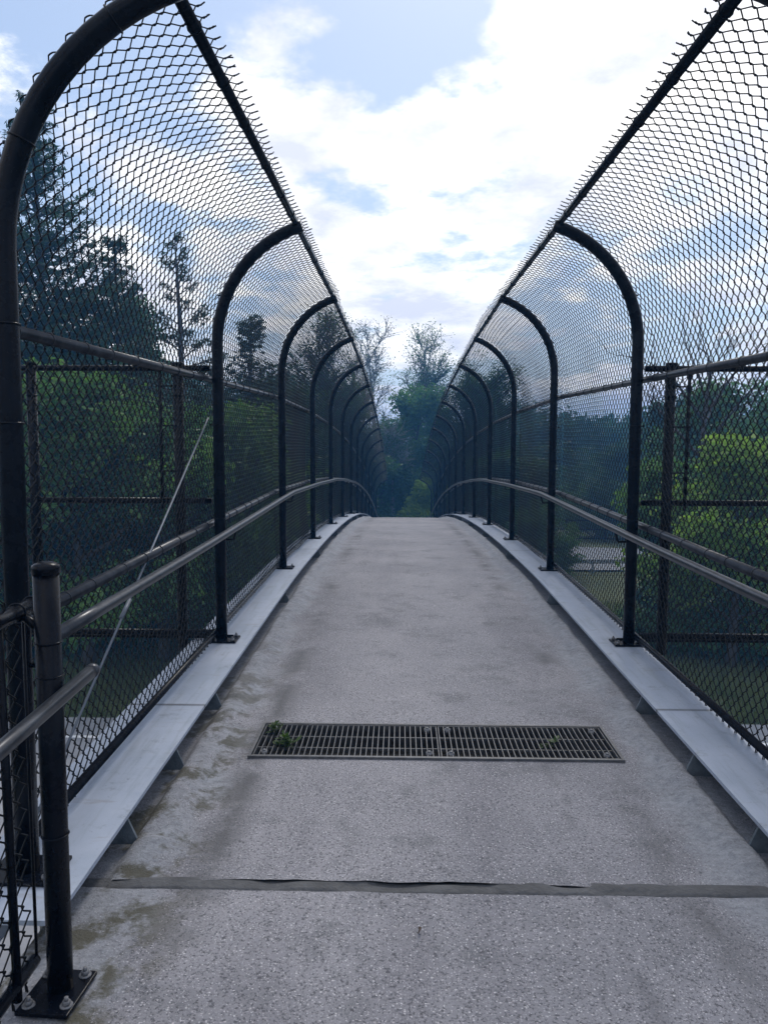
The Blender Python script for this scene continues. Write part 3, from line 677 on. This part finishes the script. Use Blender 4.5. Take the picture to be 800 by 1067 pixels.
spec = [
 # name, px, py(top), d, spread, kind, mat, bark, label, base, dens, group, size
 ('spruce_tree', 45, 92, 24, 4.2, 'spruce', 'conifer', 'bark', 'tallest dark spruce at the far left behind the nearest curved post', .12, 1.9, TW, 1),
 ('spruce_tree', -75, 120, 26, 3.8, 'spruce', 'conifer', 'bark', 'dark spruce cut by the left edge of the photo', .12, 1.7, TW, 1),
 ('spruce_tree', 122, 238, 26, 3.0, 'spruce', 'conifer', 'bark', 'slim spruce between the tallest spruce and the thin pine', .12, 1.4, TW, 1),
 ('pine_tree', 190, 232, 29, 2.7, 'pine', 'pine', 'bark', 'thin open pine with a bare visible trunk against the sky', .25, .8, TW, 1),
 ('spruce_tree', 252, 322, 31, 3.0, 'spruce', 'conifer', 'bark', 'short dense spruce just right of the second curved left post', .12, 1.8, TW, 1),
 ('spruce_tree', 215, 375, 36, 3.0, 'spruce', 'conifer', 'bark', 'low spruce behind the base of the thin pine', .1, 1., TW, 1),
 ('broadleaf_tree', 318, 312, 40, 2.8, 'sparse', 'dark', 'bark', 'loose leafy tree above the third curved left post', .3, 1.7, TW, 1.1),
 ('broadleaf_tree', 85, 385, 21.5, 3.6, 'broad', 'lush', 'bark', 'leafy green tree low behind the nearest left bay', .12, 1.0, TW, 1),
 ('broadleaf_tree', 10, 350, 22.5, 3.4, 'broad', 'dark', 'bark', 'dark leafy tree under the tallest spruce', .12, 1.0, TW, 1),
 ('broadleaf_tree', 165, 425, 22.5, 2.8, 'broad', 'mid', 'bark', 'dark leafy tree behind the left wing fence post', .1, 1.0, TW, 1),
 ('broadleaf_tree', 245, 425, 26, 3.0, 'broad', 'lush', 'bark', 'green leafy tree right of the left wing fence', .1, .9, TW, 1),
 ('broadleaf_tree', 290, 400, 34, 3.4, 'broad', 'dark', 'bark', 'dark round tree behind the second left bay', .1, 1.0, TW, 1),
 ('broadleaf_tree', 345, 395, 44, 3.6, 'broad', 'dark', 'bark', 'dark tree behind the third left bay', .1, 1.0, TW, 1),
 ('bare_tree', 358, 355, 52, 2.2, 'sparse', 'pal', 'bark', 'thin nearly bare tree left of the gap between the fences', .3, .5, TM, 1),
 ('thin_tree', 396, 326, 58, 2.3, 'sparse', 'pal', 'pale', 'tall pale thin tree left of centre over the bridge end', .25, .6, TM, 1),
 ('thin_tree', 425, 334, 57, 2.4, 'sparse', 'mid', 'pale', 'tall airy tree right of the pale thin tree', .25, 1.3, TM, 1.2),
 ('broadleaf_tree', 456, 362, 56, 2.4, 'sparse', 'dark', 'bark', 'airy dark tree touching the right fence top', .25, 1.8, TM, 1.2),
 ('broadleaf_tree', 436, 402, 50, 2.8, 'broad', 'mid', 'bark', 'dense dark tree in the middle of the gap', .08, 1.3, TM, 1),
 ('broadleaf_tree', 396, 452, 47, 2.2, 'broad', 'dark', 'bark', 'small dark tree left in the gap over the bridge end', .08, 1.1, TM, 1),
 ('broadleaf_tree', 458, 462, 48.5, 2.3, 'broad', 'mid', 'bark', 'low green tree beside the far end of the right fence', .08, 1.2, TM, 1),
 ('birch_tree', 409, 430, 46.2, .9, 'sparse', 'dark', 'pale', 'slender pale trunk standing at the bridge end', .6, 1.0, TM, 1),
 ('broadleaf_tree', 444, 500, 45, 1.2, 'broad', 'bright', 'bark', 'small bright green tree at the bridge end beside the last right posts', .08, 1.2, TM, 1),
 ('spruce_tree', 152, 292, 34, 3.2, 'spruce', 'conifer', 'bark', 'spruce half hidden between the slim spruce and the thin pine', .1, 1.5, TW, 1),
 ('broadleaf_tree', 100, 318, 33, 3.4, 'broad', 'dark', 'bark', 'dark leafy tree rising behind the slim spruce', .12, .9, TW, 1),
 ('spruce_tree', 288, 372, 38, 2.6, 'spruce', 'conifer', 'bark', 'small spruce right of the second curved left post', .1, 1., TW, 1),
 ('broadleaf_tree', 505, 392, 50, 3.4, 'broad', 'dark', 'bark', 'broad dark tree behind the far right bays', .12, .9, TR, 1),
 ('broadleaf_tree', 522, 362, 46, 2.6, 'sparse', 'dark', 'bark', 'loose leafy tree above the third curved right post', .3, 3.0, TR, 1.2),
 ('broadleaf_tree', 535, 470, 40, 2.6, 'broad', 'dark', 'bark', 'low dark tree behind the third right bay', .1, 1.0, TR, 1),
 ('round_tree', 690, 412, 50, 2.6, 'broad', 'dark', 'bark', 'small round topped dark tree left of the right wing fence post', .15, 1.2, TR, 1),
 ('broadleaf_tree', 655, 452, 62, 3.4, 'broad', 'dark', 'bark', 'low dark tree left of the small round topped tree', .1, 1.0, TR, 1),
 ('broadleaf_tree', 768, 392, 36, 4.0, 'broad', 'mid', 'bark', 'large dark tree behind the bright green one at the right', .12, 1.1, TR, 1),
 ('broadleaf_tree', 850, 380, 33, 3.8, 'broad', 'mid', 'bark', 'green tree cut by the right edge of the photo', .12, 1.0, TR, 1),
 ('broadleaf_tree', 772, 452, 22.5, 2.6, 'broad', 'bright', 'bark', 'bright green leafy tree behind the right wing fence', .12, 1.1, TR, 1),
 ('broadleaf_tree', 712, 478, 25.5, 1.6, 'broad', 'lush', 'bark', 'bright small tree just right of the wing fence post', .4, 1.0, TR, 1),
 ('bare_tree', 735, 290, 27, 3.6, 'bare', 'pal', 'bark', 'bare tree with black twigs above the bright green tree', .5, 1, TR, 1),
]
for i, (nm, px, py, d, sp, kd, m, bk, lb, bs, dn, gp, sz) in enumerate(spec):
    X, Y, Z = at(px, py, d)
    tree(nm, X, Y, Z, sp, kd, M[m], M[bk], lb, 100+i, bs, gp, dn, size=sz)
shr = [(625, 492, 54, 2.4, 'dark', 'dark shrub above the slip road behind the second right bay'), (700, 598, 28, 1.3, 'dark', 'small dark shrub below the right wing fence'),
 (630, 640, 25.5, 1.2, 'mid', 'green shrub at the foot of the right fence, leftmost in the row'), (680, 634, 24.5, 1.3, 'mid', 'green shrub second from left in the row below the right wing fence'),
 (735, 628, 24, 1.4, 'mid', 'green shrub third from left in the row below the right wing fence'), (795, 622, 23.5, 1.5, 'mid', 'green shrub at the right end of the row below the wing fence'),
 (760, 560, 30, 1.8, 'dark', 'tall dark shrub under the bright green tree'), (800, 545, 27, 2.2, 'dark', 'tall dark shrub at the right edge under the bright tree'),
 (560, 520, 37, 1.7, 'mid', 'shrub beside the slip road behind the third right bay'),
 (540, 600, 33, 1.3, 'mid', 'low shrub on the grass behind the second right bay')]
for i, (px, py, d, sp, m, lb) in enumerate(shr):
    X, Y, Z = at(px, py, d); tree('shrub', X, Y, max(Z, GZ+.7), sp, 'bush', M[m], M['bark'], lb, 300+i, .1, 'shrubs on the right of the footbridge', 1.1, cat='shrub', leaf=.14, size=.75)
# undergrowth and the far wood: masses nobody could count
def mass(name, regions, m, label, seed, leaf, per=70, rad=.8):
    q = np.random.RandomState(seed); L = MB(); cs = []
    for (x0, x1, y0, y1, h0, h1, n) in regions:
        x = x0+(x1-x0)*q.rand(n); y = y0+(y1-y0)*q.rand(n); top = h0+(h1-h0)*vnoise(x+500, y+500, .22, seed)
        z = gh(x, y)+top*q.rand(n)**.6; cs.append(np.stack([x, y, z], 1))
    leaves(L, np.vstack(cs), rad, per, leaf, q, .6, .4, .8)
    tag(L.build(name, m, None, False), label, None, None, 'stuff')
mass('undergrowth', [(-30, -6, 22, 27, 1.0, 4.0, 700), (-16, -2, 27, 36, 1, 4.5, 500), (-12, -1.8, 36, 46, 1.5, 5, 450)], M['dark'], 'dark undergrowth along the foot of the left wood', 5, .22, 60, .7)
mass('far_wood', [(-70, -9, 62, 78, 7, 13, 2000), (-9, 20, 62, 78, 2.5, 6, 700), (-60, -10, 34, 60, 4, 9, 1600)], M['dark'], 'dark wood filling the distance on the left and centre', 6, .42, 60, 1.3)
mass('distant_tree_line', [(8, 100, 84, 100, 5.0, 8.6, 2200)], M['dark'], 'distant tree line on the right beyond the slip road', 8, .5, 60, 1.5)
mass('low_scrub', [(2.5, 6.5, 37, 50, .4, 1.8, 260), (9, 45, 55, 70, 1, 4, 700), (6, 30, 24, 26, .1, .8, 200)], M['mid'], 'low green scrub around the slip road', 9, .2, 60, .6)
# rough grass on the verge
q = np.random.RandomState(12); L = MB()
n = 90000; x = -26+60*q.rand(n); y = 17.8+q.rand(n)**1.5*14; z = gh(x, y)
hgt = .10+.22*q.rand(n)*vnoise(x+90, y+90, .8, 3)*2; a = q.rand(n)*6.28; lx = q.randn(n)*.08; ly = q.randn(n)*.08; w_ = .018
v = np.stack([np.stack([x-np.cos(a)*w_, y-np.sin(a)*w_, z-.02], 1), np.stack([x+np.cos(a)*w_, y+np.sin(a)*w_, z-.02], 1), np.stack([x+lx, y+ly, z+hgt], 1)], 1).reshape(-1, 3)
L.add(v, np.arange(n)[:, None]*3+np.arange(3)[None, :]); tag(L.build('grass', M['grass'], None, False), 'rough verge grass beyond the road below', None, None, 'stuff')

b = MB(); b.box((-402, -402, GZ-1.0), (402, 402, 14)); hz = tag(b.build('haze', M['black'], None, False), 'thin blue haze added over the bridge and wood to stand for lens flare', None, None, 'stuff')
hm = bpy.data.materials.new('flare_haze'); hm.use_nodes = True; ht = hm.node_tree; ht.nodes.remove(ht.nodes['Principled BSDF'])
pv = ht.nodes.new('ShaderNodeVolumePrincipled'); pv.inputs['Color'].default_value = (.14, .46, 1, 1); pv.inputs['Density'].default_value = .0030; pv.inputs['Anisotropy'].default_value = .2  # volume added to give far trees the blue veil of lens flare
ht.links.new(pv.outputs[0], ht.nodes['Material Output'].inputs['Volume']); hz.data.materials.clear(); hz.data.materials.append(hm)
# ------------------------------------------------------------------ camera, light, sky
cam = bpy.data.objects.new('camera', bpy.data.cameras.new('camera')); C.objects.link(cam); scn.camera = cam
cam.data.sensor_fit = 'HORIZONTAL'; cam.data.sensor_width = 36; cam.data.lens = 814.4/800*36
cam.data.clip_start = .02; cam.data.clip_end = 4000
from mathutils import Matrix
cam.matrix_world = Matrix.Rotation(YAW, 4, 'Z') @ Matrix.Rotation(math.pi/2-PIT, 4, 'X') @ Matrix.Rotation(ROL, 4, 'Z')
EL, AZ = R(48), R(10)    # AZ to the right of the bridge axis
sun = bpy.data.lights.new('sun', 'SUN'); sun.energy = 1.5; sun.angle = R(14); sun.color = (1, .95, .88)
so = bpy.data.objects.new('sun', sun); C.objects.link(so)
from mathutils import Vector
dirv = Vector((math.sin(AZ)*math.cos(EL), math.cos(AZ)*math.cos(EL), math.sin(EL)))
so.rotation_euler = dirv.to_track_quat('Z', 'Y').to_euler()
w = bpy.data.worlds.new('World'); scn.world = w; w.use_nodes = True; nt = w.node_tree
bg = nt.nodes['Background']; bg.inputs[1].default_value = .10
sky = nt.nodes.new('ShaderNodeTexSky'); sky.sky_type = 'NISHITA'; sky.sun_disc = False; sky.sun_elevation = EL; sky.sun_rotation = AZ
tc = nt.nodes.new('ShaderNodeTexCoord'); D = tc.outputs['Generated']; X, Y, Z = xyz(nt, D)
zz_ = math_(nt, 'ADD', math_(nt, 'MAXIMUM', Z, 0.), .22)
cb = nt.nodes.new('ShaderNodeCombineXYZ'); nt.links.new(math_(nt, 'DIVIDE', X, zz_), cb.inputs[0]); nt.links.new(math_(nt, 'DIVIDE', Y, zz_), cb.inputs[1]); cb.inputs[2].default_value = 3.3
nA = noise(nt, cb.outputs[0], 1.15, 10, .55); nB = noise(nt, cb.outputs[0], 3.2, 8, .6)
nC = noise(nt, cb.outputs[0], 5.5, 9, .62); cov = math_(nt, 'ADD', nA, math_(nt, 'MULTIPLY_ADD', nC, .30, -.135))
def blob(ax, el, rad, amt):
    a, e_ = R(ax), R(el); v = (math.sin(a)*math.cos(e_), math.cos(a)*math.cos(e_), math.sin(e_))
    dn = nt.nodes.new('ShaderNodeVectorMath'); dn.operation = 'DISTANCE'; nt.links.new(D, dn.inputs[0]); dn.inputs[1].default_value = v
    return math_(nt, 'MULTIPLY', ramp(nt, dn.outputs['Value'], [(0, 1), (math.radians(rad), 0)], 'EASE'), amt)
for bl in ((-22, 30, 16, -.18), (0, 27, 9, -.13), (11, 30, 11, .16), (-6, 14, 11, .16), (26, 24, 9, .05), (1, 17, 10, .11), (-13, 17, 9, .07)): cov = math_(nt, 'ADD', cov, blob(*bl))
mask = ramp(nt, cov, [(.462, 0), (.545, 1)], 'EASE')
ccol = mix(nt, ramp(nt, nB, [(.38, 0), (.62, 1)]), (7.6, 7.9, 9.1), (12.5, 12.3, 12.0))
skc = mix(nt, .42, sky.outputs[0], (5.6, 7.2, 10.0))
nt.links.new(mix(nt, mask, skc, ccol), bg.inputs[0])
scn.render.engine = 'CYCLES'
scn.view_settings.view_transform = 'Standard'; scn.view_settings.look = 'None'; scn.view_settings.exposure = .27; scn.view_settings.gamma = 1
